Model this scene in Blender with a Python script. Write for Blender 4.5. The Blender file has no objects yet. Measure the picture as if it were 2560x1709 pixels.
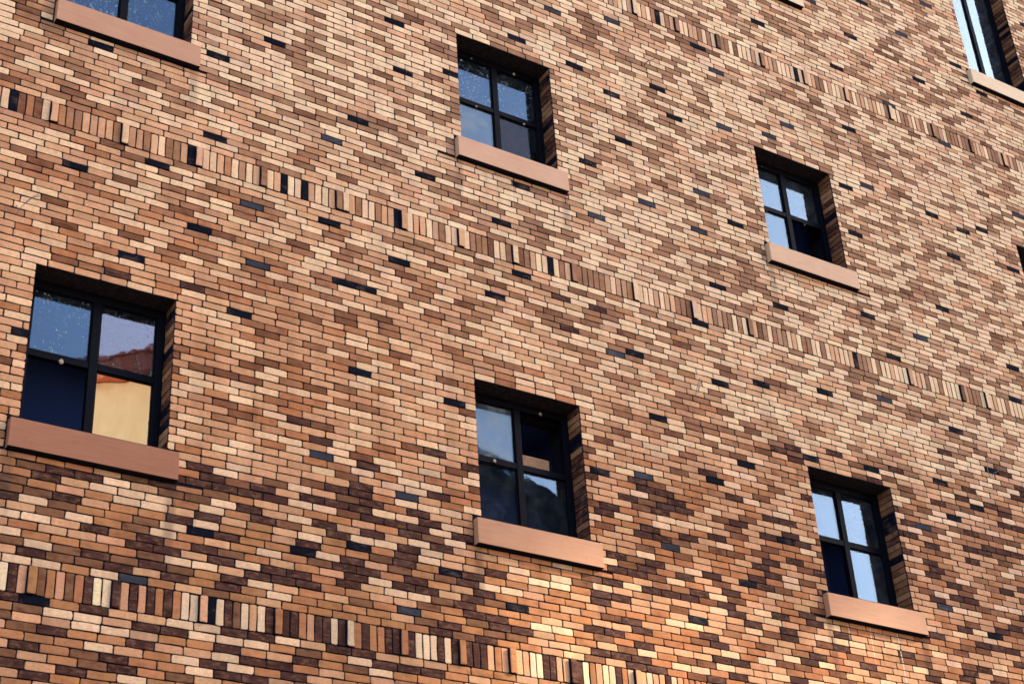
import bpy, math, random
import numpy as np
from mathutils import Matrix, Vector
R = math.radians
random.seed(7); rng = np.random.default_rng(11)
C = bpy.context.scene.collection

# ------------------------------------------------------------------ camera
RX, RY, RZ = 0.5429920704, 0.5972138919, -0.0665551116
CAM = Vector((-2.52153, -9.35816, -5.21338))
FPX = 4112.5                                     # focal length in pixels of the 2560 wide photograph
fwd = Vector((math.sin(RY)*math.cos(RX), math.cos(RY)*math.cos(RX), math.sin(RX)))
rt0 = Vector((math.cos(RY), -math.sin(RY), 0)); up0 = rt0.cross(fwd)
rt = rt0*math.cos(RZ) + up0*math.sin(RZ); upv = -rt0*math.sin(RZ) + up0*math.cos(RZ)
cam_data = bpy.data.cameras.new('camera'); cam = bpy.data.objects.new('camera', cam_data); C.objects.link(cam)
m = Matrix.Identity(4)
for i in range(3):
    m[i][0] = rt[i]; m[i][1] = upv[i]; m[i][2] = -fwd[i]; m[i][3] = CAM[i]
cam.matrix_world = m
cam_data.sensor_width = 36; cam_data.lens = FPX/2560*36; cam_data.clip_end = 5000
bpy.context.scene.camera = cam

# ------------------------------------------------------------------ sky, sun, exposure
SUN = Vector((0.85, -0.30, 0.50)).normalized()
world = bpy.data.worlds.new('World'); bpy.context.scene.world = world; world.use_nodes = True
wn = world.node_tree; bg = wn.nodes['Background']
sky = wn.nodes.new('ShaderNodeTexSky'); sky.sky_type = 'NISHITA'; sky.sun_disc = False
sky.sun_elevation = math.asin(SUN.z); sky.sun_rotation = math.atan2(SUN.x, SUN.y)
sky.air_density = 1.0; sky.dust_density = 1.6; sky.ozone_density = 0.5; sky.altitude = 0
wn.links.new(sky.outputs[0], bg.inputs[0]); bg.inputs[1].default_value = 0.13
sl = bpy.data.lights.new('sun', 'SUN'); sl.energy = 4.2; sl.angle = R(0.7); sl.color = (1.0, 0.88, 0.66)
so = bpy.data.objects.new('sun', sl); C.objects.link(so)
so.rotation_euler = (-SUN).to_track_quat('-Z', 'Y').to_euler(); so.location = (40, -20, 40)
vs = bpy.context.scene.view_settings
vs.view_transform = 'Standard'; vs.look = 'None'; vs.gamma = 1; vs.use_curve_mapping = False
vs.exposure = 2.56

# ------------------------------------------------------------------ helpers
def tag(o, label=None, cat=None, group=None, kind=None):
    if label: o['label'] = label
    if cat: o['category'] = cat
    if group: o['group'] = group
    if kind: o['kind'] = kind
    return o
def empty(name, loc=(0,0,0), parent=None):
    o = bpy.data.objects.new(name, None); C.objects.link(o); o.location = loc; o.parent = parent
    o.empty_display_size = .2
    return o
class MB:
    def __init__(s): s.v = []; s.f = []
    def box(s, a, b, skip=()):
        x0,y0,z0 = a; x1,y1,z1 = b; n = len(s.v)
        s.v += [(x0,y0,z0),(x1,y0,z0),(x1,y1,z0),(x0,y1,z0),(x0,y0,z1),(x1,y0,z1),(x1,y1,z1),(x0,y1,z1)]
        F = {'bottom':(0,3,2,1),'top':(4,5,6,7),'front':(0,1,5,4),'right':(1,2,6,5),'back':(2,3,7,6),'left':(3,0,4,7)}
        s.f += [tuple(n+i for i in q) for k,q in F.items() if k not in skip]
        return s
    def poly(s, pts):
        n = len(s.v); s.v += [tuple(p) for p in pts]; s.f.append(tuple(range(n, n+len(pts)))); return s
    def prism(s, pts, d):                        # polygon pushed along the vector d
        k = len(pts); n = len(s.v); d = Vector(d)
        s.v += [tuple(p) for p in pts] + [tuple(Vector(p)+d) for p in pts]
        s.f.append(tuple(range(n, n+k))); s.f.append(tuple(range(n+2*k-1, n+k-1, -1)))
        for i in range(k):
            j = (i+1) % k; s.f.append((n+i, n+k+i, n+k+j, n+j))
        return s
    def tube(s, pts, r, seg=6):
        pts = [Vector(p) for p in pts]; n = len(s.v)
        for i, p in enumerate(pts):
            t = (pts[min(i+1, len(pts)-1)] - pts[max(i-1, 0)]).normalized()
            a = t.orthogonal().normalized() if i == 0 else (a - t*a.dot(t)).normalized()
            b = t.cross(a)
            for k in range(seg):
                w = 2*math.pi*k/seg; s.v.append(tuple(p + (a*math.cos(w)+b*math.sin(w))*r))
        for i in range(len(pts)-1):
            for k in range(seg):
                s.f.append((n+i*seg+k, n+i*seg+(k+1)%seg, n+(i+1)*seg+(k+1)%seg, n+(i+1)*seg+k))
        s.f.append(tuple(n+k for k in range(seg))[::-1]); s.f.append(tuple(n+(len(pts)-1)*seg+k for k in range(seg)))
        return s
    def build(s, name, mat, parent=None, loc=None, bevel=0, smooth=False, kind=None):
        me = bpy.data.meshes.new(name); me.from_pydata(s.v, [], s.f); me.materials.append(mat); me.validate()
        o = bpy.data.objects.new(name, me); C.objects.link(o); o.parent = parent
        if loc: o.location = loc
        if bevel:
            b = o.modifiers.new('bevel', 'BEVEL'); b.width = bevel; b.segments = 2; b.limit_method = 'ANGLE'
        if smooth: me.polygons.foreach_set('use_smooth', [True]*len(me.polygons))
        if kind: o['kind'] = kind
        return o

# ------------------------------------------------------------------ materials
def newmat(name):
    mt = bpy.data.materials.new(name); mt.use_nodes = True; nt = mt.node_tree
    for n in list(nt.nodes):
        if n.type != 'OUTPUT_MATERIAL' and n.type != 'BSDF_PRINCIPLED': nt.nodes.remove(n)
    return mt, nt, nt.nodes['Principled BSDF'] if 'Principled BSDF' in nt.nodes else nt.nodes.new('ShaderNodeBsdfPrincipled')
def N(nt, t, **k):
    n = nt.nodes.new(t)
    for a, b in k.items():
        if a.startswith('i_'):
            key = a[2:]; n.inputs[int(key) if key.isdigit() else key].default_value = b
        else: setattr(n, a, b)
    return n
def noise(nt, vec, scale, detail=4, rough=.6):
    n = N(nt, 'ShaderNodeTexNoise', i_Scale=scale, i_Detail=detail, i_Roughness=rough); nt.links.new(vec, n.inputs['Vector']); return n.outputs['Fac']
def maprange(nt, v, a, b, c, d):
    n = N(nt, 'ShaderNodeMapRange'); nt.links.new(v, n.inputs[0])
    for i, x in zip((1,2,3,4), (a,b,c,d)): n.inputs[i].default_value = x
    return n.outputs[0]
def mixc(nt, fac, a, b, mode='MIX'):
    n = N(nt, 'ShaderNodeMix', data_type='RGBA', blend_type=mode)
    for s, v in ((0, fac), (6, a), (7, b)):
        if hasattr(v, 'links'): nt.links.new(v, n.inputs[s])
        else: n.inputs[s].default_value = v
    return n.outputs[2]
def mth(nt, op, a, b=0.0):
    n = N(nt, 'ShaderNodeMath', operation=op)
    for s, v in ((0, a), (1, b)):
        if hasattr(v, 'links'): nt.links.new(v, n.inputs[s])
        else: n.inputs[s].default_value = v
    return n.outputs[0]
def bump(nt, h, strength, dist, bs):
    n = N(nt, 'ShaderNodeBump', i_Strength=strength, i_Distance=dist)
    nt.links.new(h, n.inputs['Height']); nt.links.new(n.outputs[0], bs.inputs['Normal']); return n

def brick_material(name, per_object, rim=True):
    mt, nt, bs = newmat(name); pos = N(nt, 'ShaderNodeNewGeometry').outputs['Position']
    if per_object:
        oi = N(nt, 'ShaderNodeObjectInfo'); col, alpha = oi.outputs['Color'], oi.outputs['Alpha']
    else:
        at = N(nt, 'ShaderNodeAttribute', attribute_name='tone'); col, alpha = at.outputs['Color'], at.outputs['Alpha']
    mp = N(nt, 'ShaderNodeMapping'); mp.inputs['Scale'].default_value = (1, 1, 2.2); nt.links.new(pos, mp.inputs[0]); p2 = mp.outputs[0]
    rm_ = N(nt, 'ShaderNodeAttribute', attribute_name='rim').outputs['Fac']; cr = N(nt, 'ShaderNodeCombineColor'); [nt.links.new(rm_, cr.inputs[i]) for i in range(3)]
    col0 = col
    big = noise(nt, p2, 9, 3, .6); mid = noise(nt, p2, 34, 5, .65); fine = noise(nt, pos, 210, 4, .7)
    # burnt blotches, strong where the brick is a burnt one (alpha)
    bl = maprange(nt, big, .47, .66, 0, 1); bl = mth(nt, 'MULTIPLY', bl, alpha)
    mid_b = maprange(nt, mid, .42, .68, 0, .45); bl = mth(nt, 'ADD', bl, mth(nt, 'MULTIPLY', mid_b, alpha)); bl = mth(nt, 'MINIMUM', bl, .85)
    dark = mixc(nt, 1, col, (.34, .26, .27, 1), 'MULTIPLY')
    c1 = mixc(nt, bl, col, dark)
    # mottling
    mot = maprange(nt, mid, .3, .7, .76, 1.18)
    ms = N(nt, 'ShaderNodeMapping'); ms.inputs['Scale'].default_value = (7, 1, .45); nt.links.new(pos, ms.inputs[0])
    mot = mth(nt, 'MULTIPLY', mot, maprange(nt, noise(nt, ms.outputs[0], 1.0, 5, .7), .35, .7, 1.08, .80))
    v = N(nt, 'ShaderNodeCombineColor'); [nt.links.new(mot, v.inputs[i]) for i in range(3)]
    c2 = mixc(nt, 1, c1, v.outputs[0], 'MULTIPLY')
    # pale dusty film and rosy stain
    film = maprange(nt, noise(nt, p2, 5.5, 4, .7), .52, .75, 0, .22); c3 = mixc(nt, film, c2, (.46, .27, .19, 1))
    film.node.inputs[4].default_value = .16
    # pits
    vo = N(nt, 'ShaderNodeTexVoronoi', i_Scale=120.0); nt.links.new(pos, vo.inputs['Vector'])
    pit = mth(nt, 'MULTIPLY', maprange(nt, vo.outputs['Distance'], .06, .16, 1, 0), maprange(nt, mid, .55, .62, 0, 1))
    c4 = mixc(nt, mth(nt, 'MULTIPLY', pit, .7), c3, (.03, .02, .02, 1))
    em = mth(nt, 'MULTIPLY', maprange(nt, noise(nt, p2, 16, 4, .65), .50, .66, 0, .6), maprange(nt, alpha, .35, .6, 0, 1))
    dk_ = maprange(nt, N(nt, 'ShaderNodeRGBToBW').outputs[0], 0, 1, 0, 1); bw = dk_.node.inputs[0].links[0].from_node; nt.links.new(col, bw.inputs[0])
    em = mth(nt, 'MULTIPLY', em, maprange(nt, bw.outputs[0], .06, .14, 1, 0))
    c4 = mixc(nt, em, c4, (.19, .085, .045, 1))
    sx = N(nt, 'ShaderNodeSeparateXYZ'); nt.links.new(pos, sx.inputs[0])
    wob = mth(nt, 'MULTIPLY', mth(nt, 'SUBTRACT', noise(nt, pos, 7, 3, .6), .5), .05)
    for X_, za_, zb_, w_, cc_, am in STREAKS:
        dx = mth(nt, 'ABSOLUTE', mth(nt, 'SUBTRACT', mth(nt, 'ADD', sx.outputs[0], mth(nt, 'MULTIPLY', wob, .3 if w_ < .02 else 1)), X_))
        mk = maprange(nt, dx, w_*.4, w_, 1, 0)
        mk = mth(nt, 'MULTIPLY', mk, maprange(nt, sx.outputs[2], za_, za_+(zb_-za_)*.5, 0, 1))
        mk = mth(nt, 'MULTIPLY', mk, maprange(nt, sx.outputs[2], zb_, zb_+.01, 1, 0))
        mk = mth(nt, 'MULTIPLY', mk, maprange(nt, mid, .40, .62, .25, am))
        c4 = mixc(nt, mk, c4, cc_)
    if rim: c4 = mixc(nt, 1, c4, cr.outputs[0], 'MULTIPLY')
    nt.links.new(c4, bs.inputs['Base Color']); bs.inputs['Roughness'].default_value = .9
    bs.inputs['Specular IOR Level'].default_value = .05
    h = mth(nt, 'ADD', mth(nt, 'MULTIPLY', mid, .6), mth(nt, 'MULTIPLY', fine, .35)); h = mth(nt, 'SUBTRACT', h, mth(nt, 'MULTIPLY', pit, .5))
    bump(nt, h, .38, .004, bs)
    return mt
GRIME, LIME = (.05,.032,.028,1), (.66,.58,.50,1)
STREAKS = [(1.04,-.95,-.24,.05,GRIME,.55),(-.05,-.8,-.24,.05,GRIME,.5),(3.43,-.9,-.24,.05,GRIME,.55),(4.50,-.85,-.24,.045,GRIME,.5),(6.84,-.9,-.24,.05,GRIME,.6),(7.93,-.8,-.24,.05,GRIME,.55),
 (7.62,-1.1,-.24,.007,LIME,.9),(7.30,-.65,-.24,.006,LIME,.7),(7.05,-.55,-.24,.006,LIME,.6),(3.95,2.95,3.31,.006,LIME,.6),(4.50,2.8,3.31,.05,GRIME,.4),(3.42,2.8,3.31,.05,GRIME,.4),(7.92,2.8,3.31,.05,GRIME,.4),(6.85,2.8,3.31,.05,GRIME,.4),(1.04,2.8,3.31,.05,GRIME,.45)]
M = {}
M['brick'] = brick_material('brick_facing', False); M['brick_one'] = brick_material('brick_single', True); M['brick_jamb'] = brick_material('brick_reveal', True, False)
def plain(name, col, rough=.85, n1=None, amt=.2, bs_h=None, spec=.3, col2=None, stretch=None):
    mt, nt, bs = newmat(name); pos = N(nt, 'ShaderNodeNewGeometry').outputs['Position']
    bs.inputs['Roughness'].default_value = rough; bs.inputs['Specular IOR Level'].default_value = spec
    if stretch:
        mp = N(nt, 'ShaderNodeMapping'); mp.inputs['Scale'].default_value = stretch; nt.links.new(pos, mp.inputs[0]); pos = mp.outputs[0]
    if n1:
        f = noise(nt, pos, n1, 6, .65); c2 = col2 or tuple(c*(1-amt*2) for c in col)
        nt.links.new(mixc(nt, maprange(nt, f, .35, .68, 0, 1), (*col, 1), (*c2, 1)), bs.inputs['Base Color'])
        if bs_h: bump(nt, noise(nt, pos, n1*3, 6, .7), bs_h[0], bs_h[1], bs)
    else: bs.inputs['Base Color'].default_value = (*col, 1)
    return mt
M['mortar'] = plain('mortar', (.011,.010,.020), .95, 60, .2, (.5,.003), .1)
M['soffit'] = plain('soffit_render', (.040,.030,.030), .95, 22, .3, (1,.02), .1, col2=(.010,.011,.020))
M['frame'] = plain('window_frame', (.0014,.0016,.0052), .6, 30, .15, None, .05, col2=(.0032,.0020,.0040))
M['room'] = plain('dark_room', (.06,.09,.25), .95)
M['foam'] = plain('foam', (.42,.33,.25), .9, 90, .3)
M['wire'] = plain('wire', (.02,.022,.03), .45, None, spec=.6)
M['nail'] = plain('rusty_nail', (.03,.012,.01), .8)
def sill_material():
    mt, nt, bs = newmat('sill_paint'); pos = N(nt, 'ShaderNodeNewGeometry').outputs['Position']
    mp = N(nt, 'ShaderNodeMapping'); mp.inputs['Scale'].default_value = (1.2, 1, 22); nt.links.new(pos, mp.inputs[0])
    g = noise(nt, mp.outputs[0], 3.2, 6, .65); b = noise(nt, pos, 4, 5, .6); k = noise(nt, pos, 26, 3, .5)
    oc = N(nt, 'ShaderNodeObjectInfo').outputs['Color']; c = mixc(nt, maprange(nt, g, .35, .7, 0, 1), oc, mixc(nt, 1, oc, (.84,.80,.82,1), 'MULTIPLY'))
    c = mixc(nt, maprange(nt, b, .4, .7, 0, .35), c, mixc(nt, 1, oc, (1.08,1.2,1.3,1), 'MULTIPLY'))
    c = mixc(nt, maprange(nt, k, .70, .76, 0, .5), c, (.22,.09,.05,1))
    nt.links.new(c, bs.inputs['Base Color']); bs.inputs['Roughness'].default_value = .75; bs.inputs['Specular IOR Level'].default_value = .2
    bump(nt, mth(nt, 'ADD', g, mth(nt, 'MULTIPLY', k, .4)), .35, .004, bs); return mt
M['sill'] = sill_material()
M['jamb_plain'] = plain('jamb_brick_facing', (.30,.16,.085), .9, 9, .25, (.4,.004), .15)
def glass_material(name, refl, tint, speck=0., film=0., film_col=(.34,.37,.40), seed=0.):
    mt = bpy.data.materials.new(name); mt.use_nodes = True; nt = mt.node_tree; nt.nodes.clear()
    out = N(nt, 'ShaderNodeOutputMaterial'); pos0 = N(nt, 'ShaderNodeNewGeometry').outputs['Position']
    ad = N(nt, 'ShaderNodeVectorMath', operation='ADD'); nt.links.new(pos0, ad.inputs[0]); ad.inputs[1].default_value = (seed, seed*.7, seed*1.3); pos = ad.outputs[0]
    gl = N(nt, 'ShaderNodeBsdfGlossy', i_Roughness=.015); gl.inputs['Color'].default_value = (*tint, 1)
    tr = N(nt, 'ShaderNodeBsdfTransparent'); tr.inputs[0].default_value = (.8,.83,.86,1)
    fr = N(nt, 'ShaderNodeFresnel', i_IOR=1.5); f = mth(nt, 'MINIMUM', mth(nt, 'ADD', mth(nt, 'MULTIPLY', fr.outputs[0], 1.5), refl), .95)
    bn = N(nt, 'ShaderNodeBump', i_Strength=.12, i_Distance=.004); nt.links.new(noise(nt, pos, 5, 2, .4), bn.inputs['Height']); nt.links.new(bn.outputs[0], gl.inputs['Normal'])
    mx = N(nt, 'ShaderNodeMixShader'); nt.links.new(f, mx.inputs[0]); nt.links.new(tr.outputs[0], mx.inputs[1]); nt.links.new(gl.outputs[0], mx.inputs[2])
    res = mx.outputs[0]
    df = N(nt, 'ShaderNodeBsdfDiffuse')
    df.inputs[0].default_value = (*film_col, 1)
    masks = None
    if film:
        wv = noise(nt, pos, 6, 6, .7); masks = maprange(nt, wv, .44, .60, film*.25, film)
    if speck:
        mp = N(nt, 'ShaderNodeMapping'); mp.inputs['Scale'].default_value = (1, 1, .8); nt.links.new(pos, mp.inputs[0])
        s1 = maprange(nt, noise(nt, mp.outputs[0], 48, 6, .8), .56, .62, 0, 1)
        s2 = maprange(nt, noise(nt, mp.outputs[0], 7, 3, .6), .42, .62, .15, 1)
        sp = mth(nt, 'MULTIPLY', mth(nt, 'MULTIPLY', s1, s2), speck)
        masks = mth(nt, 'MAXIMUM', masks, sp) if masks else sp
    if masks:
        m2 = N(nt, 'ShaderNodeMixShader'); nt.links.new(masks, m2.inputs[0]); nt.links.new(res, m2.inputs[1]); nt.links.new(df.outputs[0], m2.inputs[2]); res = m2.outputs[0]
    nt.links.new(res, out.inputs[0]); return mt
GL = {
 'clear':  glass_material('glass_clear', .02, (.55,.70,.82), 0, .03, seed=3),
 'pale':   glass_material('glass_pale', .0, (.52,.68,.84), .10, .05, seed=9),
 'blue':   glass_material('glass_speckled', .0, (.36,.52,.70), .9, .03, seed=1),
 'film':   glass_material('glass_cloud_film', .0, (.45,.60,.75), .25, .34, seed=5),  # pale film painted in for reflected clouds
 'mirror': glass_material('glass_reflective', .90, (1,.76,.52), .03, .02, seed=7),
 'warm':   glass_material('glass_warm', .15, (.46,.40,.43), .8, .03, seed=4),
 'dim':    glass_material('glass_dim', -.06, (.35,.35,.4), .0, .02, seed=2),
}

# ------------------------------------------------------------------ ground and neighbours
GZ = -6.8
g = MB().poly([(-3000,-3000,GZ),(3000,-3000,GZ),(3000,3000,GZ),(-3000,3000,GZ)]).build('ground', plain('paving', (.13,.10,.075), .9, .6, .15, (.4,.02), .2)); tag(g, kind='structure')

# ------------------------------------------------------------------ the wall: where things are (metres, x along the wall, z up, 0 = bottom of the lower windows)
ZT = [(-20,-1.1896),(-17,-1.0008),(0,0.0),(20,1.181),(41,2.3951),(44,2.5809),(61,3.5575),(81,4.7297),(100,5.868),(103,6.0596),(123,7.2284),(143,8.40),(163,9.58)]
def zc(k):
    if k <= -20: return ZT[0][1] + (k+20)*.0590
    for (a, za), (b, zb) in zip(ZT, ZT[1:]):
        if k <= b: return za + (zb-za)*(k-a)/(b-a)
    return ZT[-1][1] + (k-163)*.0588
BANDS = [(-20,-17),(41,44),(100,103)]
L = .1877; GAP = .0066
X0, X1, K0, K1 = -1.9, 14.2, -55, 168
# window: column x, width, bottom course
WIN = {'D':(0,1.0,0),'E':(3.467,.9855,0),'F':(6.891,.9855,0),'H':(10.62,.9855,0) , 'A':(0,1.0,61),'B':(3.467,.9855,61),'C':(6.891,.9855,61),'G2':(10.62,.9855,61),
       'J':(0,1.0,123),'K':(3.467,.9855,123),'I':(6.891,.9855,123),'G':(10.62,.9855,123)}
WH = {n: 44 if k == 123 else 20 for n, (x, w, k) in WIN.items()}     # courses high
ST, HS, SE, SD = -.037, .206, .069, .052
holes = []
for n, (x, w, k) in WIN.items():
    holes.append((x, x+w, zc(k), zc(k+WH[n])))

# ------------------------------------------------------------------ brick list
PAL = {  # albedo, blotchiness
 'P':((.62,.42,.255),.08), 'K':((.50,.28,.155),.16), 'T':((.43,.225,.120),.25), 'O':((.36,.158,.072),.35), 'B':((.275,.128,.065),.40),
 'D':((.058,.022,.017),.6), 'N':((.17,.072,.036),.55), 'X':((.0028,.0035,.0085),.0), 'G':((.034,.034,.046),.3), 'R':((.52,.22,.12),.1)}
def vnoise(x, z, s, seed):
    # cheap value noise
    x = x/s; z = z/s; xi, zi = math.floor(x), math.floor(z); fx, fz = x-xi, z-zi
    def h(a, b): return (math.sin(a*127.1+b*311.7+seed*74.7)*43758.5453) % 1.0
    fx = fx*fx*(3-2*fx); fz = fz*fz*(3-2*fz)
    return (h(xi,zi)*(1-fx)+h(xi+1,zi)*fx)*(1-fz)+(h(xi,zi+1)*(1-fx)+h(xi+1,zi+1)*fx)*fz
def weights(x, z):
    zb = -.25 + .2*x + .5*(vnoise(x, z, 1.1, 3)-.5)
    low = min(1, max(0, (zb - z)/.55 + .5))
    hi = min(1, max(0, (z - 1.5 + .25*x)/2.5))
    lo_w = dict(P=.14, K=.28, T=.08, O=.22, B=.04, N=.12, D=.16)
    md_w = dict(P=.24, K=.38, T=.12, O=.12, B=.06, N=.07, D=.006)
    hi_w = dict(P=.50, K=.19, T=.08, O=.0, B=.22, N=.015, D=.0)
    c = (vnoise(x*.7, z*1.6, .45, 9)-.5)*2 + (vnoise(x*.7, z*1.6, .17, 5)-.5)*2
    w = {}
    for k in lo_w:
        w[k] = lo_w[k]*low + (1-low)*(md_w[k]*(1-hi)+hi_w[k]*hi)
        if k in 'PK': w[k] *= math.exp(.4*c)
        if k in 'OBDN': w[k] *= math.exp(-.4*c)
    return w, low, hi
def pick(x, z):
    w, low, hi = weights(x, z); t = random.random()*sum(w.values())
    for k, v in w.items():
        t -= v
        if t <= 0: break
    c, b = PAL[k]
    c = list(c)
    # tint by height: yellower and greyer in the upper courses, redder in the lower
    if k in 'PKTOBN':
        ty = (1.06, 1.0, 1.02) if k in 'PK' else (1.02, 1.06, 1.18)
        tl = (1.0, .87, .82)
        for i in range(3): c[i] *= (1-hi)+hi*ty[i]; 
        q = 1-hi if z > 0 else 1
        for i in range(3): c[i] *= (1-q)+q*tl[i]
    if k == 'P' and low > .5 and random.random() < .5: c = [c[0]*.97, c[1]*.95, c[2]*1.02]
    j = random.gauss(1, .07); c = [min(.68, v*j*random.gauss(1,.015)) for v in c]
    return tuple(c), b*random.uniform(.5, 1.3), k
bricks = []          # x0,x1,z0,z1,yfront,color,blotch,kind
def add(x0, x1, z0, z1, kind, y=None, code=None):
    c, b, k = pick((x0+x1)/2, (z0+z1)/2)
    if y is None: y = random.gauss(0, .0009)
    bricks.append([x0+GAP/2, x1-GAP/2, z0+GAP/2, z1-GAP/2, y, c, b, kind])
SILLS = [(x-SE-.006, x+w+SE+.006, zc(k)+ST-HS) for x, w, k in WIN.values()]
for k in range(K0, K1):
    if any(a <= k < b for a, b in BANDS): continue
    z0, z1 = zc(k), zc(k+1); zm = (z0+z1)/2
    # spans of this course that are free of openings and sills
    cuts = []
    for n, (x, w, kb) in WIN.items():
        if kb <= k < kb+WH[n]: cuts.append((x, x+w, True))
        elif kb-4 <= k < kb: cuts.append((x-SE-.008, x+w+SE+.008, False))
    cuts.sort(); spans = []; cur = X0 - random.random()*.1; op = None
    for a, b, o in cuts:
        spans.append((cur, a, op)); cur = b; op = o
    spans.append((cur, X1, op))
    drift = .02*math.sin(k*.9)+.015*math.sin(k*2.3+1)
    for a, b, o in spans:
        if o is True: first = .122 if k % 2 else .055
        elif o is False: first = .165 if k % 2 else .062
        else: first = ((.0 if k % 2 else .094)+drift) % L + .03
        x = a; nx = a + first + random.gauss(0, .003)
        while x < b - .004:
            if nx > b - .035: nx = b
            zt1 = z1 + random.gauss(0, .0006)
            for sa, sb, sz in SILLS:
                if z0 < sz < z1 and x < sb and nx > sa: zt1 = sz - .007
            add(x, nx, z0 + random.gauss(0, .0006), zt1, 'brick')
            x = nx; nx = x + L + random.gauss(0, .0022)
# soldier courses; every eighth or so brick stands proud
PROUD = {}
for a, b in BANDS:
    x = X0; i = 0; nextp = 4
    z0, z1 = zc(a), zc(b)
    while x < X1:
        w = .0587 + random.gauss(0, .0012); 
        add(x, x+w, z0+random.gauss(0,.0015), z1+random.gauss(0,.0015), 'soldier_brick')
        x += w
def project(x, y, z):
    v = Vector((x,y,z)) - CAM; d = v.dot(fwd); return 1280+FPX*v.dot(rt)/d, 854.5-FPX*v.dot(upv)/d
# pixel positions read off the photograph (2560 wide), turned into places on the wall
def unproj(u, v, y=0.0):
    d = fwd + rt*((u-1280)/FPX) - upv*((v-854.5)/FPX); t = (y-CAM.y)/d.y
    return CAM.x+t*d.x, CAM.z+t*d.z
S9 = 900/2349
def marks(ox, oy, pts):
    return [unproj(ox+x*S9, oy+y*S9) for x, y in pts]
black = marks(0,0,[(615,305),(1420,350),(1850,285),(2310,770),(1380,885),(475,1075),(980,1055),(1285,1480),(2125,1440)]) \
 + marks(850,0,[(410,165),(1115,240),(360,442),(670,460),(1515,428),(2035,567),(1790,622),(2205,780),(1878,930),(110,773),(1630,1063),(1128,1197),(510,1132),(1015,1440),(2320,310)]) \
 + marks(1660,0,[(635,162),(215,317),(1125,437),(1245,240),(1270,15),(90,780),(1215,840),(1945,437),(1670,517),(2085,615),(1985,762),(1198,1220),(480,1463),(1765,1400),(1260,1525),(2100,1518),(1950,1515),(2335,155)]) \
 + marks(0,560,[(850,215),(1508,577),(60,690),(2310,395)]) \
 + marks(850,560,[(407,252),(115,403),(1168,333),(995,470),(200,988),(715,1167),(1925,850),(2088,1272)]) \
 + marks(1660,560,[(348,408),(765,543),(278,667),(1315,595),(1780,533),(1912,208),(1510,873),(2285,932),(328,1033),(640,1050),(1045,1100),(1930,1357),(10,1285),(2300,1143),(2335,325)]) \
 + marks(0,1109,[(1275,565),(1955,690),(278,1030),(2270,650)]) \
 + marks(850,1109,[(1708,185),(750,835),(1110,1050),(65,650),(2330,1150)]) \
 + marks(1660,1109,[(970,105),(570,150),(1370,145),(365,255),(1765,247),(2160,187),(2045,425),(1915,495),(805,640),(510,905),(255,1155),(2140,1258)])
grey = marks(0,0,[(1605,1325),(2125,890)]) + marks(850,0,[(1970,1312),(1660,1405),(1380,72),(1740,130),(2300,1500)]) \
 + marks(1660,0,[(1535,225),(1695,22),(330,478),(385,832),(830,835),(665,880),(1850,930),(1495,690),(1365,1225),(258,1262),(188,1492),(2310,1410),(965,25)]) \
 + marks(0,560,[(1675,265),(2045,1495)]) + marks(850,560,[(1750,835)]) + marks(1660,560,[(1665,733),(1425,1147)]) \
 + marks(0,1109,[(825,870)]) + marks(850,1109,[(505,358),(470,1085),(2200,678),(2015,220)]) + marks(1660,1109,[(1700,550),(80,678),(1860,1078)])
bsold = marks(0,0,[(68,640),(1250,1010),(1862,1200),(2000,1240)]) + marks(850,0,[(378,1430),(2075,125)]) + marks(850,560,[(1390,290)]) + marks(1660,560,[(1257,900)]) + marks(1660,0,[(852,485)]) + marks(0,1109,[(1387,1080)])
proud = marks(0,0,[(350,720),(808,868),(1300,1020),(1725,1145),(2222,1310)]) + marks(850,0,[(30,1310),(420,1440),(1922,60),(2195,170),(775,1540)]) \
 + marks(850,560,[(780,95),(1135,200),(1540,335),(1940,455),(2300,565)]) + marks(1660,560,[(180,560),(578,685),(1950,1105),(2115,1155),(1600,990)]) \
 + marks(1660,0,[(85,180),(345,275),(630,390),(910,505),(1185,610),(1465,725),(1750,835),(2000,935),(2215,1010)]) \
 + marks(0,1109,[(180,890),(770,980),(1330,1060),(1825,1150),(2285,1220)]) + marks(850,1109,[(70,1225),(410,1280),(800,1345),(1120,1400),(1500,1455),(1930,1520)])
def nearest(x, z, kind):
    best = None; bd = 9
    for b in bricks:
        if b[7] != kind or abs((b[2]+b[3])/2 - z) > (.2 if kind != 'brick' else .06): continue
        if b[0]-.01 <= x <= b[1]+.01 or abs((b[0]+b[1])/2-x) < .1:
            d = abs((b[0]+b[1])/2-x)*.35 + abs((b[2]+b[3])/2-z)
            if d < bd and (kind != 'brick' or b[1]-b[0] > .1): bd = d; best = b
    return best
by_kind = {'brick':[b for b in bricks if b[7]=='brick'], 'soldier_brick':[b for b in bricks if b[7]!='brick']}
arr = {k:np.array([[(b[0]+b[1])/2,(b[2]+b[3])/2,b[1]-b[0]] for b in v]) for k, v in by_kind.items()}
def nearest(x, z, kind):
    A = arr[kind]; d = np.abs(A[:,0]-x)*(.35 if kind=='brick' else 1) + np.abs(A[:,1]-z)*(1 if kind=='brick' else .2)
    if kind == 'brick': d = d + (A[:,2] < .1)*.1
    i = int(np.argmin(d)); return by_kind[kind][i] if d[i] < .2 else None
def paint(pts, kind, code, jit=.1):
    for x, z in pts:
        b = nearest(x, z, kind)
        if b is not None:
            c, bl = PAL[code]; j = random.gauss(1, jit); b[5] = tuple(v*j for v in c); b[6] = bl; b.append(code)
paint(black, 'brick', 'X'); paint(grey, 'brick', 'G'); paint(bsold, 'soldier_brick', 'X')
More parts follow.
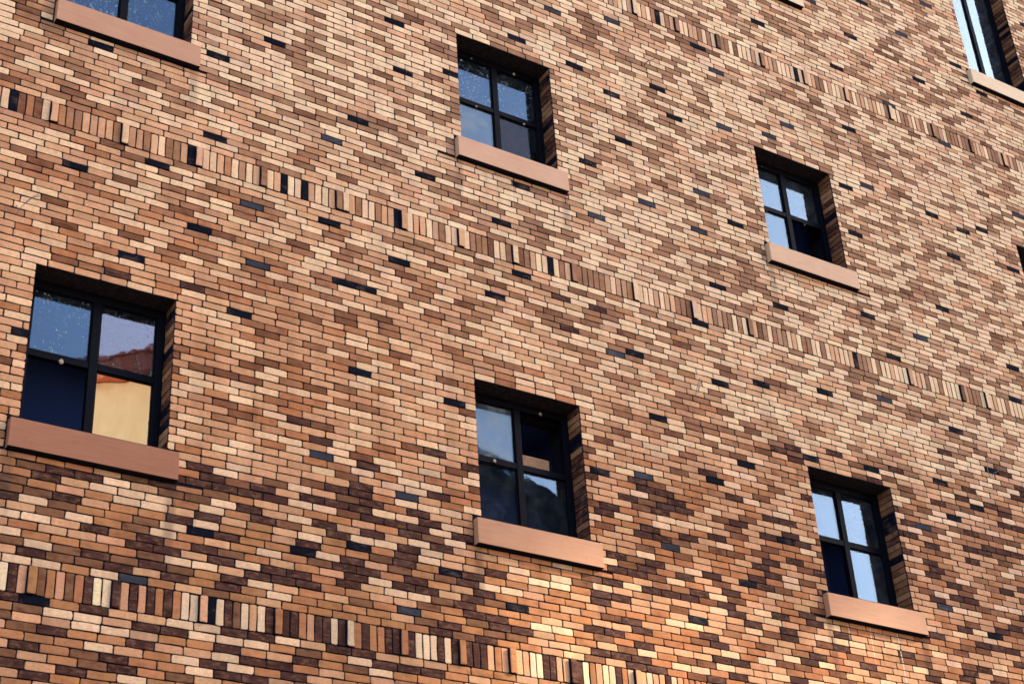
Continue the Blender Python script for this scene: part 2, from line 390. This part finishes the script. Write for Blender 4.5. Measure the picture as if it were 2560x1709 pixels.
for x, z in proud:
    b = nearest(x, z, 'soldier_brick')
    if b is not None:
        b[4] = -.019
        if x < 1.6: 
            if random.random() < .6: b[5] = (.50,.25,.155); b[6] = .1
# the part of the wall nearest the camera, read brick by brick: dark ones, pale ones, the rest in between
RD = c7d = marks(0,1109,[(370,175),(565,215),(280,210),(855,220),(1040,255),(75,285),(255,315),(450,360),(25,335),(345,400),(255,430),(915,495),(820,540),(525,535),(1190,490),(1275,455),(1300,255),(1305,150),(1390,215),(1390,320),(1470,290),(1285,355),(1640,310),(1730,290),(1800,255),(1625,430),(1720,490),(905,600),(820,640),(1010,670),(1450,590),(1270,670),(70,625),(130,700),(330,740),(525,755),(635,720),(820,745),(720,790),(900,710),(1010,800),(1365,740),(1090,870),(1710,800),(1610,840),(1545,875),(1450,920),(1375,960),(1780,865),(1950,910),(1880,835),(2275,740),(2195,790),(2280,860),(2200,900),(2040,650),(2125,515),(2260,370),(2045,330),(2215,400),(2210,590),(2310,805),
 (85,1000),(185,1080),(675,1090),(160,1205),(365,1235),(970,1195),(1155,1220),(1590,1225),(1770,1260),(950,1310),(1420,1330),(150,1310),(60,1365),(560,1390),(760,1405),(630,1440),(830,1480),(140,1440),(220,1520),(545,1500),(1390,1430),(1680,1430),(1860,1440),(1510,1510),(1690,1540),(1920,1500),(2030,1350),(1945,1400),(2275,1345),(2275,1450)]) \
 + marks(850,1109,[(65,270),(30,310),(140,330),(235,390),(145,425),(510,450),(375,520),(595,525),(450,585),(215,585),(455,680),(670,675),(360,720),(295,755),(450,785),(135,820),(60,760),(440,885),(960,830),(815,905),(900,865),(895,970),(370,910),(520,950),(605,1010),(820,1000),(760,1040),(970,1020),(825,1090),(975,1125),(910,1160),(670,1180),(1065,1190),(630,1215),(780,1235),(925,1265),(1115,1240),(1200,1220),(75,1350),(225,1370),(305,1440),(465,1460),(625,1495),(60,1450),(150,1500),
 (1780,710),(1890,740),(1955,800),(1895,825),(1640,870),(1775,905),(1650,960),(1785,985),(1730,1030),(1865,1140),(1605,1185),(1675,1250),(1740,1210),(1935,1200),(1890,1340),(1680,1340),(1635,1385),(1955,1385),(1900,1430),(2000,680),(2080,620),(2120,600),(2190,640),(1910,360),(2040,380),(2100,370),(2150,430),(2215,395),(2290,440),(2240,205)])
RP = marks(0,1109,[(150,350),(440,460),(330,495),(125,465),(130,580),(245,655),(750,240),(655,285),(845,320),(1030,360),(915,390),(1095,425),(1100,520),(1005,570),(1360,515),(1480,125),(1475,185),(1375,425),(1460,385),(1970,290),(2055,360),(1965,395),(1960,490),(1955,590),(1700,700),(1540,775),(1080,745),(1260,780),(635,840),(70,745),(245,765),(585,1135),(390,1110),(480,1190),(675,1215),(1235,1185),(1415,1210),(1945,1290),(1510,1390),(1570,1465),(635,1325),(1210,1400),(1330,1475),(1340,1260),(1515,1275),(1690,1300),(940,1550),(2115,720),(1755,910),(1800,970)]) \
 + marks(850,1109,[(655,20),(290,170),(650,210),(800,240),(500,260),(655,300),(445,310),(450,390),(800,420),(740,455),(515,640),(300,650),(745,640),(210,660),(600,715),(635,770),(215,885),(295,955),(450,980),(1060,950),(955,925),(1240,870),(1380,910),(1450,780),(1140,815),(675,1060),(145,1405),(225,1475),(1340,1205),(1420,1240),(1310,900),(1450,900)])
def in_read(b):
    u, v = project((b[0]+b[1])/2, 0, (b[2]+b[3])/2); x = (b[0]+b[1])/2; z = (b[2]+b[3])/2
    return u < 1480 and v > 1130 and z < -.26 and x > -.3
for b in by_kind['brick'] + by_kind['soldier_brick']:
    if in_read(b) and len(b) < 9:
        t = random.random(); code = 'O' if t < .50 else 'K' if t < .84 else 'N' if t < .92 else 'T'
        if b[7] != 'brick': code = 'O' if t < .45 else 'K' if t < .7 else 'D' if t < .9 else 'P'
        c, bl = PAL[code]; q = {'K':(.98,.86,.82),'O':(1.02,.95,.9)}.get(code, (1,1,1)); j = random.gauss(1, .08); b[5] = tuple(v*j*w*random.gauss(1,.025) for v, w in zip(c, q)); b[6] = bl*random.uniform(.5,1.3)
def paint2(pts, kind, code, q, prob=1):
    for x, z in pts:
        b = nearest(x, z, kind)
        if b is not None and len(b) < 9:
            c, bl = PAL[code if random.random() < prob else 'N']; j = random.gauss(1, .1); b[5] = tuple(v*j*w for v, w in zip(c, q)); b[6] = bl; b.append(code)
paint2(RD, 'brick', 'D', (1,1,1), .72); paint2(RP, 'brick', 'P', (.97,.87,.86))
paint2(marks(0,1109,[(50,880),(285,920),(590,950),(470,930),(875,1000),(990,1030),(1110,1040),(1490,1100),(1545,1110),(1765,1140),(1925,1170),(2125,1210)]) + marks(850,1109,[(310,1270),(360,1280),(460,1290),(650,1320),(740,1345),(840,1360),(1340,1440),(1380,1450)]), 'soldier_brick', 'D', (1,1,1), .8)
paint2(marks(0,1109,[(710,970),(1220,1060),(1270,1070),(1440,1090),(1710,1140),(2180,1210)]) + marks(850,1109,[(555,1310),(600,1320),(1240,1430),(1290,1440)]), 'soldier_brick', 'P', (1,.95,.98))
# the course below each sill gets a redder tint that stands for bounced light
for b in by_kind['brick']:
    for n, (x, w, kb) in WIN.items():
        zz = zc(kb)-.236
        if x-.1 < (b[0]+b[1])/2 < x+w+.02 and zz-.075 < (b[2]+b[3])/2 < zz and len(b) < 9 and random.random() < .8:
            b[5] = tuple(v*random.gauss(1,.06) for v in ((.50,.25,.13) if kb else (.42,.17,.075))); b[6] = .2

# ------------------------------------------------------------------ brick meshes
def outline(n):
    """n bricks, 10 outline points each in the unit square, rubbed corners and wavy edges"""
    base = np.array([(0,0),(.33,0),(.66,0),(1,0),(1,.5),(1,1),(.66,1),(.33,1),(0,1),(0,.5)], float)
    return np.repeat(base[None], n, 0)
def brick_geo(rows, depth=.03):
    """vertices and faces for many bricks: face ring, outer ring, back ring of 12 points"""
    n = len(rows)
    x0,x1,z0,z1,y = (np.array([r[i] for r in rows], float) for i in range(5))
    w, h = x1-x0, z1-z0
    c = np.minimum(w, h)*.13                                     # corner rounding
    vert = h > w
    P = np.zeros((n,12,2))
    def U(s): return rng.normal(0, s, n)
    a = c*(1+U(.35)); b = c*(1+U(.35)); cc = c*(1+U(.35)); d = c*(1+U(.35))
    mx = x0 + w*(.5+U(.08)); mz = z0 + h*(.5+U(.08))
    P[:,0] = np.stack([x0+a, z0], 1); P[:,1] = np.stack([np.where(vert, x0+w*.5, mx), z0+U(.0009)], 1); P[:,2] = np.stack([x1-b, z0], 1)
    P[:,3] = np.stack([x1, z0+b*.8], 1); P[:,4] = np.stack([x1+U(.0009), np.where(vert, mz, z0+h*.5)], 1); P[:,5] = np.stack([x1, z1-cc*.8], 1)
    P[:,6] = np.stack([x1-cc, z1], 1); P[:,7] = np.stack([np.where(vert, x0+w*.5, x0+w*(.5+U(.1))), z1+U(.0009)], 1); P[:,8] = np.stack([x0+d, z1], 1)
    P[:,9] = np.stack([x0, z1-d*.8], 1); P[:,10] = np.stack([x0+U(.0009), np.where(vert, z0+h*(.5+U(.1)), z0+h*.5)], 1); P[:,11] = np.stack([x0, z0+a*.8], 1)
    P += rng.normal(0, .0010, P.shape)
    cen = np.stack([(x0+x1)/2, (z0+z1)/2], 1)[:,None]
    ins = .0048
    dirv = P - cen; half = np.stack([w, h], 1)[:,None]/2
    F = cen + dirv*(1 - ins/half)
    tx, tz = U(.002), U(.003)                                    # bricks are laid a little out of true
    def ring(Q, dy):
        yy = y[:,None] + dy + (Q[:,:,0]-cen[:,:,0])*tx[:,None] + (Q[:,:,1]-cen[:,:,1])*tz[:,None]
        return np.stack([Q[:,:,0], yy, Q[:,:,1]], 2)
    V = np.concatenate([ring(F, 0), ring(P, .0018), np.stack([P[:,:,0], np.full(P.shape[:2], depth), P[:,:,1]], 2)], 1)   # n,36,3
    faces12 = np.arange(12)
    quads = []
    for r in (0, 12):
        for i in range(12):
            j = (i+1) % 12; quads.append((r+i, r+12+i, r+12+j, r+j))
    return V, faces12, np.array(quads)
def brick_mesh(name, rows, mat, depth=.03, color=True):
    V, f12, quads = brick_geo(rows, depth); n = len(rows)
    me = bpy.data.meshes.new(name)
    me.vertices.add(n*36); me.vertices.foreach_set('co', V.reshape(-1))
    off = (np.arange(n)*36)[:,None]
    lo = np.concatenate([(f12[None]+off), (quads.reshape(1,-1)+off)], 1).reshape(-1)
    sizes = np.tile(np.array([12]+[4]*24), n); starts = np.concatenate([[0], np.cumsum(sizes)[:-1]])
    me.loops.add(len(lo)); me.loops.foreach_set('vertex_index', lo.astype(np.int32))
    me.polygons.add(len(sizes)); me.polygons.foreach_set('loop_start', starts.astype(np.int32)); me.polygons.foreach_set('loop_total', sizes.astype(np.int32))
    me.update(calc_edges=True)
    if color:
        at = me.color_attributes.new('tone', 'FLOAT_COLOR', 'POINT')
        col = np.repeat(np.array([[*r[5], r[6]] for r in rows], np.float32), 36, 0); at.data.foreach_set('color', col.reshape(-1))
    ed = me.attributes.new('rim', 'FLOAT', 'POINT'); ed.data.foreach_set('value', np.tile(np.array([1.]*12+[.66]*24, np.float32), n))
    me.polygons.foreach_set('use_smooth', [False]*len(sizes)); me.materials.append(mat); me.materials.append(M['mortar']); me.polygons.foreach_set('material_index', np.tile(np.array([0]*13+[1]*12), n).astype(np.int32)); return me
def area(b):
    pts = [project(x, 0, z) for x, z in ((b[0],b[2]),(b[1],b[2]),(b[1],b[3]),(b[0],b[3]))]
    cl = [(min(max(u,0),2560), min(max(v,0),1709)) for u, v in pts]
    return abs(sum(cl[i][0]*cl[(i+1)%4][1]-cl[(i+1)%4][0]*cl[i][1] for i in range(4)))/2

building = empty('brick_building', (0, 0, GZ))
tag(building, 'tall building faced in mottled tan, brown and black bricks with small four-pane windows', 'building')
OFF = Vector((0, 0, -GZ))          # children are given in world metres: shift by the root's height
def under(o): o.location = Vector(o.location) + OFF; return o

def make_parts(kind, rest_name, nvar, w, h):
    rows = by_kind[kind]; order = sorted(range(len(rows)), key=lambda i: -area(rows[i])); big = set(order[:300])
    # shared meshes, centred on the brick
    var = []
    for i in range(nvar):
        me = brick_mesh(kind, [[-w/2, w/2, -h/2, h/2, 0, (0,0,0), 0, kind]], M['brick_one'], .03, False); var.append(me)
    for i in order[:300]:
        b = rows[i]; o = bpy.data.objects.new(kind, random.choice(var)); C.objects.link(o); o.parent = building
        o.location = Vector(((b[0]+b[1])/2, b[4], (b[2]+b[3])/2)) + OFF
        o.scale = ((b[1]-b[0])/w, 1, (b[3]-b[2])/h)
        if random.random() < .5: o.scale.x *= -1; o.scale.z *= -1
        o.color = (*b[5], b[6])
    rest = [rows[i] for i in range(len(rows)) if i not in big]
    me = brick_mesh(rest_name, rest, M['brick']); o = bpy.data.objects.new(rest_name, me); C.objects.link(o); o.parent = building; o['kind'] = 'stuff'; under(o)
make_parts('brick', 'brick_facing', 16, .1805, .0517)
make_parts('soldier_brick', 'soldier_course', 12, .0515, .178)

# mortar bed with the openings cut through
xs = sorted({-30., 40.} | {v for a in holes for v in (a[0], a[1])}); zs = sorted({GZ, 16.} | {v for a in holes for v in (a[2], a[3])})
mb = MB(); YM = .0115; YB = .45
for i in range(len(xs)-1):
    for j in range(len(zs)-1):
        cx, cz = (xs[i]+xs[i+1])/2, (zs[j]+zs[j+1])/2
        if any(a[0] < cx < a[1] and a[2] < cz < a[3] for a in holes): continue
        mb.poly([(xs[i],YM,zs[j]),(xs[i+1],YM,zs[j]),(xs[i+1],YM,zs[j+1]),(xs[i],YM,zs[j+1])])
for a in holes:
    mb.poly([(a[1]+.009,YM+.001,a[2]),(a[1]+.009,YB,a[2]),(a[1]+.009,YB,a[3]),(a[1]+.009,YM+.001,a[3])][::-1])
    mb.poly([(a[0]-.009,YM+.001,a[2]),(a[0]-.009,YB,a[2]),(a[0]-.009,YB,a[3]),(a[0]-.009,YM+.001,a[3])])
    mb.poly([(a[0]-.02,YM+.001,a[2]-.002),(a[1]+.02,YM+.001,a[2]-.002),(a[1]+.02,YB,a[2]-.002),(a[0]-.02,YB,a[2]-.002)])
mb.poly([(-30,YM,16),(40,YM,16),(40,12,16),(-30,12,16)]); mb.poly([(-30,YM,GZ),(-30,12,GZ),(-30,12,16),(-30,YM,16)]); mb.poly([(40,YM,GZ),(40,12,GZ),(40,12,16),(40,YM,16)]); mb.poly([(-30,12,GZ),(40,12,GZ),(40,12,16),(-30,12,16)])
under(mb.build('wall', M['mortar'], building))

# ------------------------------------------------------------------ windows
YF = .175
# panes: UL, UR, LL, LR
PANES = {'A':('blue','blue','blue','blue'),'B':('blue','blue','film','dim'),'C':('pale','pale','pale',None),
 'D':('blue','warm',None,'mirror'),'E':('film',None,'clear','clear'),'F':('pale','pale',None,'pale'),
 'G':('pale','pale','pale','pale'),'G2':('clear',)*4,'H':('clear',)*4,'I':('pale',)*4,'J':('clear',)*4,'K':('clear',)*4}
WL = {'A':'window with streaked blue panes','B':'window with cloud reflections painted as a pale film on its lower left pane','C':'window whose lower right pane is missing',
 'D':'window reflecting a cream gable, its lower left pane missing','E':'window reflecting a sloping roof, its upper right pane missing',
 'F':'window whose lower left pane is missing','G':'window cut by the upper right corner of the photo','I':'window above, only its sill end in view'}
FOAM = {'D':[(362,710,.020)],'B':[(210,308,.010),(587,447,.016),(252,735,.012),(678,893,.014)],'E':[(578,345,.017),(232,697,.018)],'C':[(180,268,.006),(610,852,.008),(230,712,.006)]}
FREF = {'D':(20,640,460/1244),'B':(1120,60,320/1140),'E':(1160,920,380/1146),'C':(1860,350,300/1206)}
VISIBLE = 'ABCDEFGI'
for n, (x, w, kb) in WIN.items():
    z0, z1 = zc(kb), zc(kb+WH[n]); h = z1-z0
    W = empty('window', (x+w/2, 0, z0), building); under(W)
    if n in WL: W['label'] = WL[n]
    o0 = (-w/2, 0, 0)
    def part(mbx, name, mat, **k):
        return mbx.build(name, mat, W, **k)
    a, b = -w/2, w/2
    fo = .056; ft = .068; mw = .030
    zt = .605*h/1.18 if h < 1.5 else 1.9                                            # transom height
    cx = .005
    fr = MB().box((a+.001,YF,ST-.05),(a+fo,YF+.06,h-.001)).box((b-fo,YF,ST-.05),(b-.001,YF+.06,h-.001)) \
        .box((a+fo,YF+.001,h-ft),(b-fo,YF+.059,h-.001)).box((a+fo,YF+.001,ST-.05),(b-fo,YF+.059,.03))
    part(fr, 'frame', M['frame'], bevel=.004)
    part(MB().box((cx-mw,YF+.004,.03),(cx+mw,YF+.056,h-ft)), 'mullion', M['frame'], bevel=.004)
    for s in (0, 1):
        xa, xb = (a+fo, cx-mw) if s == 0 else (cx+mw, b-fo)
        part(MB().box((xa,YF+.008,zt-.026),(xb,YF+.052,zt+.026)), 'transom', M['frame'], bevel=.003)
    for q, kind in enumerate(PANES[n]):
        if kind is None: continue
        xa, xb = (a+fo, cx-mw) if q % 2 == 0 else (cx+mw, b-fo)
        za, zb = (zt+.026, h-ft) if q < 2 else (.03, zt-.026)
        # thin inner bead, then the glass set in it with a slight tilt of its own
        be = .009; bd = MB(); y0, y1 = YF+.02, YF+.038
        bd.box((xa,y0,za),(xa+be,y1,zb)).box((xb-be,y0,za),(xb,y1,zb)).box((xa+be,y0,za),(xb-be,y1,za+be)).box((xa+be,y0,zb-be),(xb-be,y1,zb))
        part(bd, 'glazing_bead', M['frame'])
        p = part(MB().box((-(xb-xa)/2+.003,-.002,-(zb-za)/2+.003),((xb-xa)/2-.003,.002,(zb-za)/2-.003)), 'pane', GL[kind], loc=((xa+xb)/2, YF+.030, (za+zb)/2))
        tl = .35 if n not in 'DEF' else .1
        p.rotation_euler = (R(random.uniform(-tl,tl)), 0, R(random.uniform(-tl,tl)))
    s = MB().box((a-SE,-SD,ST-HS),(b+SE,.02,ST)).box((a+.003,.02,ST-HS+.02),(b-.003,YF+.07,ST-.001))
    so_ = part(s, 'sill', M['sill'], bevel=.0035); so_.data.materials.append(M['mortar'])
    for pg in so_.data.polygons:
        if pg.normal.z < -.9: pg.material_index = 1  # undersides take the near-black mortar colour in place of shade
    so_.color = (*{'D':(.27,.105,.055),'E':(.40,.185,.10),'F':(.40,.185,.10),'A':(.40,.195,.115),'B':(.48,.26,.16),'C':(.52,.30,.185)}.get(n, (.60,.42,.27)), 1)  # paint differs per sill; the wall's light gradient is mixed into these colours
    part(MB().box((a-.009,YM+.002,h+.001),(b+.009,YF+.3,h+.05)), 'soffit', M['soffit'])
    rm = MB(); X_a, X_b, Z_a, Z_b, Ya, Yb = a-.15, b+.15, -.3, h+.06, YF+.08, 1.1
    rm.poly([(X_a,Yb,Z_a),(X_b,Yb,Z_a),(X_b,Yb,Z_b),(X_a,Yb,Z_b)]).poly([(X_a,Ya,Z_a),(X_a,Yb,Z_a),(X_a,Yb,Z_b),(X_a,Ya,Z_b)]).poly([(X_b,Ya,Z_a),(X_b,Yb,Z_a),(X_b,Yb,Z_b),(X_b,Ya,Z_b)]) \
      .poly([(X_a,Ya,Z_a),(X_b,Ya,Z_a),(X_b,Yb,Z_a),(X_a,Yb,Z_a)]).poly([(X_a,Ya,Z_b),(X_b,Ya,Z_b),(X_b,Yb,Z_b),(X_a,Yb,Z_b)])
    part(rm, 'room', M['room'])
    if n in FOAM:
        ox, oy, sc = FREF[n]
        for px, py, r in FOAM[n]:
            fx, fz = unproj(ox+px*sc, oy+py*sc, YF-.004)
            t = MB(); k = 7
            ring1 = [(fx-x-w/2+r*math.cos(i*2*math.pi/k)*random.uniform(.6,1.1), YF-.001, fz-z0+r*1.1*math.sin(i*2*math.pi/k)*random.uniform(.7,1.15)) for i in range(k)]
            ring2 = [((p[0]-(fx-x-w/2))*.6+(fx-x-w/2), YF-.009, (p[2]-(fz-z0))*.6+(fz-z0)) for p in ring1]
            t.v += ring1+ring2; t.f += [(i,(i+1)%k,k+(i+1)%k,k+i) for i in range(k)]+[tuple(range(k,2*k))]
            part(t, 'foam_plug', M['foam'])
    # bricks returned into the jambs
    lj = MB()
    for side in (1, 0):
        for k in range(kb-1 if side else kb, kb+WH[n]):
            za, zb = zc(k)+GAP/2-z0, zc(k+1)-GAP/2-z0
            if k < kb: za = ST-.01
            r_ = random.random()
            code = 'X' if r_ < .10 else 'D' if r_ < .42 else 'N' if r_ < .8 else 'B'  # darker mix than the face bricks: the reveal's shade is put into the colour
            pieces = [(.0125, YF-.002)] if random.random() < .7 else [(.0125,.085),(.091,YF-.002)]
            for ya, yb in pieces:
                # slip seen from the opening: face towards -x (right jamb) or +x (left jamb)
                xf = b + random.gauss(0,.001) if side else a - random.gauss(0,.001); sg = 1 if side else -1
                q = MB(); i_ = .003
                f = [(xf,ya+i_,za+i_),(xf,yb-i_,za+i_),(xf,yb-i_,zb-i_),(xf,ya+i_,zb-i_)]
                g_ = [(xf+sg*.003,ya,za),(xf+sg*.003,yb,za),(xf+sg*.003,yb,zb),(xf+sg*.003,ya,zb)]
                k_ = [(xf+sg*.02,ya,za),(xf+sg*.02,yb,za),(xf+sg*.02,yb,zb),(xf+sg*.02,ya,zb)]
                q.v += f+g_+k_; q.f += [(0,1,2,3)]+[(r0+i,r0+(i+1)%4,r0+4+(i+1)%4,r0+4+i) for r0 in (0,4) for i in range(4)]
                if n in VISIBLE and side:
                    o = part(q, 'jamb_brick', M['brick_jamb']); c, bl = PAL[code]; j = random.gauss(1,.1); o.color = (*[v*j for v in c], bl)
                else:
                    nn = len(lj.v); lj.v += q.v; lj.f += [tuple(nn+i for i in f_) for f_ in q.f]
    o = part(lj, 'jamb_facing', M['jamb_plain']); o['kind'] = 'stuff'

# ------------------------------------------------------------------ small loose things
def wire(pts, anchor, label, r=.0028, out=.11):
    """bent tie wire: pixel positions, growing out of the wall from the first point"""
    P = []
    for i, (u, v) in enumerate(pts):
        y = .004 - out*min(1, i/max(1, len(pts)-1)*1.6) if i else .012
        x, z = unproj(u, v, y); P.append(Vector((x, y, z)))
    Q = []
    for i in range(len(P)-1):                                   # smooth
        p0, p1, p2, p3 = P[max(i-1,0)], P[i], P[i+1], P[min(i+2,len(P)-1)]
        for k in range(4):
            t = k/4; Q.append(.5*((2*p1)+(p2-p0)*t+(2*p0-5*p1+4*p2-p3)*t*t+(3*p1-p0-3*p2+p3)*t*t*t))
    Q.append(P[-1]); base = Q[0].copy()
    o = MB().tube([q-base for q in Q], r).build('tie_wire', M['wire'], None, loc=base, smooth=True)
    tag(o, label, 'wire', 'bits of wire sticking out of the brickwork'); return o
def c9(ox, oy, pts): return [(ox+x*S9, oy+y*S9) for x, y in pts]
wire(c9(0,0,[(128,1350),(105,1340),(120,1365),(150,1340),(215,1290),(256,1280),(240,1272),(190,1300),(140,1350),(108,1392)]), None, 'twisted wire loop by the hole in the brickwork at the left edge', .0022)
wire(c9(850,0,[(1985,430),(1992,415),(2010,400),(2052,385)]), None, 'short dark wire hook right of the top middle window', .0055)
wire(c9(1660,0,[(1685,1182),(1705,1168),(1745,1145),(1792,1127)]), None, 'thin straight wire right of the middle right window', .0035)
wire(c9(1660,560,[(196,1106),(205,1120),(212,1085),(222,1040),(232,1010),(236,1012),(228,1050),(222,1100),(232,1060),(246,1012)]), None, 'pair of upright wires right of the bottom middle window', .0026)
wire(c9(1660,1109,[(2132,210),(2150,195),(2190,165),(2192,125),(2165,95),(2130,100),(2112,130),(2112,170),(2124,205),(2132,225)]), None, 'round wire loop hanging from the wall above right of the lowest right window', .0032)
nr = random.Random(3)
for u, v, lab in ((462,632,'rusty nail head left of the wall middle with a rust stain under it'),(1488,474,'rusty nail head below right of the top middle window')):
    x, z = unproj(u, v, -.004); t = MB(); r = .008; k = 6
    t.v += [(r*math.cos(i*math.pi/3), .012, r*math.sin(i*math.pi/3)) for i in range(k)] + [(r*.8*math.cos(i*math.pi/3), -.004, r*.8*math.sin(i*math.pi/3)) for i in range(k)]
    t.f += [(i,(i+1)%k,k+(i+1)%k,k+i) for i in range(k)]+[tuple(range(k,2*k))]
    tag(t.build('nail', M['nail'], None, loc=(x,-.003,z)), lab, 'nail', 'nails left in the wall')
# block of masonry standing inside the open upper right pane of window E
ub = [unproj(1160+x*380/1146, 920+y*380/1146, .30) for x, y in ((437,665),(625,708),(632,768),(437,725))]
bx0, bx1 = ub[0][0]-.02, ub[1][0]; bz0, bz1 = min(ub[2][1], ub[3][1])-.03, (ub[0][1]+ub[1][1])/2
o = MB().box((0,0,0),(bx1-bx0,.09,bz1-bz0)).build('masonry_block', plain('block', (.46,.23,.12), .9, 30, .2, (.6,.006)), None, loc=(bx0,.27,bz0), bevel=.004)
tag(o, 'orange masonry block standing inside the missing upper right pane of the bottom middle window', 'block')
# brown board added for the roof reflection in the lower right pane of window B
pb = [unproj(1120+x*320/1140, 60+y*320/1140, .245) for x, y in ((440,835),(665,915),(690,1000),(735,1200),(640,1130),(560,1040),(440,945))]
ob = pb[0]; o = MB().prism([(a-ob[0], 0, b-ob[1]) for a, b in pb], (0,.02,0)).build('reflection_panel', plain('panel', (.60,.33,.16), .85, 14, .3, (.4,.004), col2=(.14,.07,.035)), None, loc=(ob[0],.245,ob[1]))
tag(o, 'added brown board leaning inside behind the lower right pane of the top middle window', 'panel')

# ------------------------------------------------------------------ across the street: what the panes reflect
cream = plain('cream_plaster', (.85,.62,.38), .9, 1.6, .1, (.3,.01), .1, col2=(.78,.52,.29))
tile = plain('red_roof_tiles', (.80,.19,.07), .8, 3, .2, (.4,.01), .2); dk = plain('dark_plaster', (.045,.045,.05), .9, 2, .2)
def hsel(y): return 14.85+(y+23.06)*-.47
h1 = empty('gabled_house', (8, -30, GZ)); tag(h1, 'cream plastered house with a red tiled gable roof across the street', 'house')
def loc(p, r): return (p[0]-r.location.x, p[1]-r.location.y, p[2]-r.location.z)
yr = -26.0; zr = hsel(yr); ye, yw = -18.4, -33.6
gw = [(8,ye,GZ),(8,yw,GZ),(8,yw,zr-.47*(yr-yw)-.45),(8,yr,zr-.45),(8,ye,hsel(ye)-.45)]
MB().prism([loc(p,h1) for p in gw], (3.8,0,0)).build('wall', cream, h1)
for sgn, y1 in ((1, ye+.4), (-1, yw-.4)):
    z1 = zr-.47*abs(y1-yr)
    rb = MB().prism([loc(p,h1) for p in ((7.7,yr,zr-.40),(7.7,y1,z1-.40),(7.7,y1,z1-.06),(7.7,yr,zr-.06))], (4.4,0,0)).build('roof', tile, h1)
    n_ = 16
    for i in range(n_):                                          # verge tiles lapping over each other
        a_, b_ = i/n_, (i+1.15)/n_
        pa = (7.62, yr+(y1-yr)*a_, zr+(z1-zr)*a_+.03-.07); pb_ = (7.62, yr+(y1-yr)*b_, zr+(z1-zr)*b_+.07-.07)
        MB().prism([loc(pa,h1), loc(pb_,h1), loc((pb_[0],pb_[1],pb_[2]+.05),h1), loc((pa[0],pa[1],pa[2]+.05),h1)], (.32,0,0)).build('roof_tile', tile, h1)
for yy in (-28.5, -24.0):
    MB().box((-.03,yy+30-.5,GZ+14),(.02,yy+30+.5,GZ+15.4)).build('window', M['frame'], h1)
h2 = empty('dark_house', (12.2, -24, GZ)); tag(h2, 'dark house with a sloping roof edge across the street, right of the cream house', 'house')
def hz(x): return 10.35-.342*(x-14)
MB().prism([loc(p,h2) for p in ((12.2,-16,GZ),(20,-16,GZ),(20,-16,hz(20)-.2),(12.2,-16,hz(12.2)-.2))], (0,-8,0)).build('wall', dk, h2)
MB().prism([loc(p,h2) for p in ((12.0,-15.7,hz(12)-.2),(20.4,-15.7,hz(20.4)-.2),(20.4,-15.7,hz(20.4)-.05),(12.0,-15.7,hz(12)-.05))], (0,-8.6,0)).build('roof', dk, h2)
for i in range(12):
    x = 12+i*.7
    MB().prism([loc(p,h2) for p in ((x,-15.66,hz(x)-.06),(x+.74,-15.66,hz(x+.74)-.02),(x+.74,-15.66,hz(x+.74)+.04),(x,-15.66,hz(x)))], (0,-8.5,0)).build('roof_tile', dk, h2)
# added unseen screen: keeps the sun off the wall except through gaps cut for the patches
tb = empty('added_sun_screen', (40, -13.5, GZ)); tag(tb, 'added unseen concrete screen with a row of gaps that lets sun patches through', 'building')
conc = plain('concrete', (.42,.38,.33), .9, .8, .15)
gaps = [(3.62,4.42),(4.86,5.60),(6.52,7.30),(7.62,7.90),(8.90,9.55),(10.2,10.8),(11.5,12.1)]
TH = .05
zt_, zb_ = 22.28, 18.8
def tw(x0, x1, z0, z1, nm): MB().box((x0-40, -TH, z0-GZ),(x1-40, TH, z1-GZ)).build(nm, conc, tb)
tw(33, 60, zt_, 33, 'screen_top'); tw(33, 60, GZ, zb_, 'screen_base')
px = 33
for a_, b_ in gaps:
    tw(px, a_+38.25-TH*2.83, zb_, zt_, 'screen_strip'); px = b_+38.25+TH*2.83
tw(px, 60, zb_, zt_, 'screen_strip')
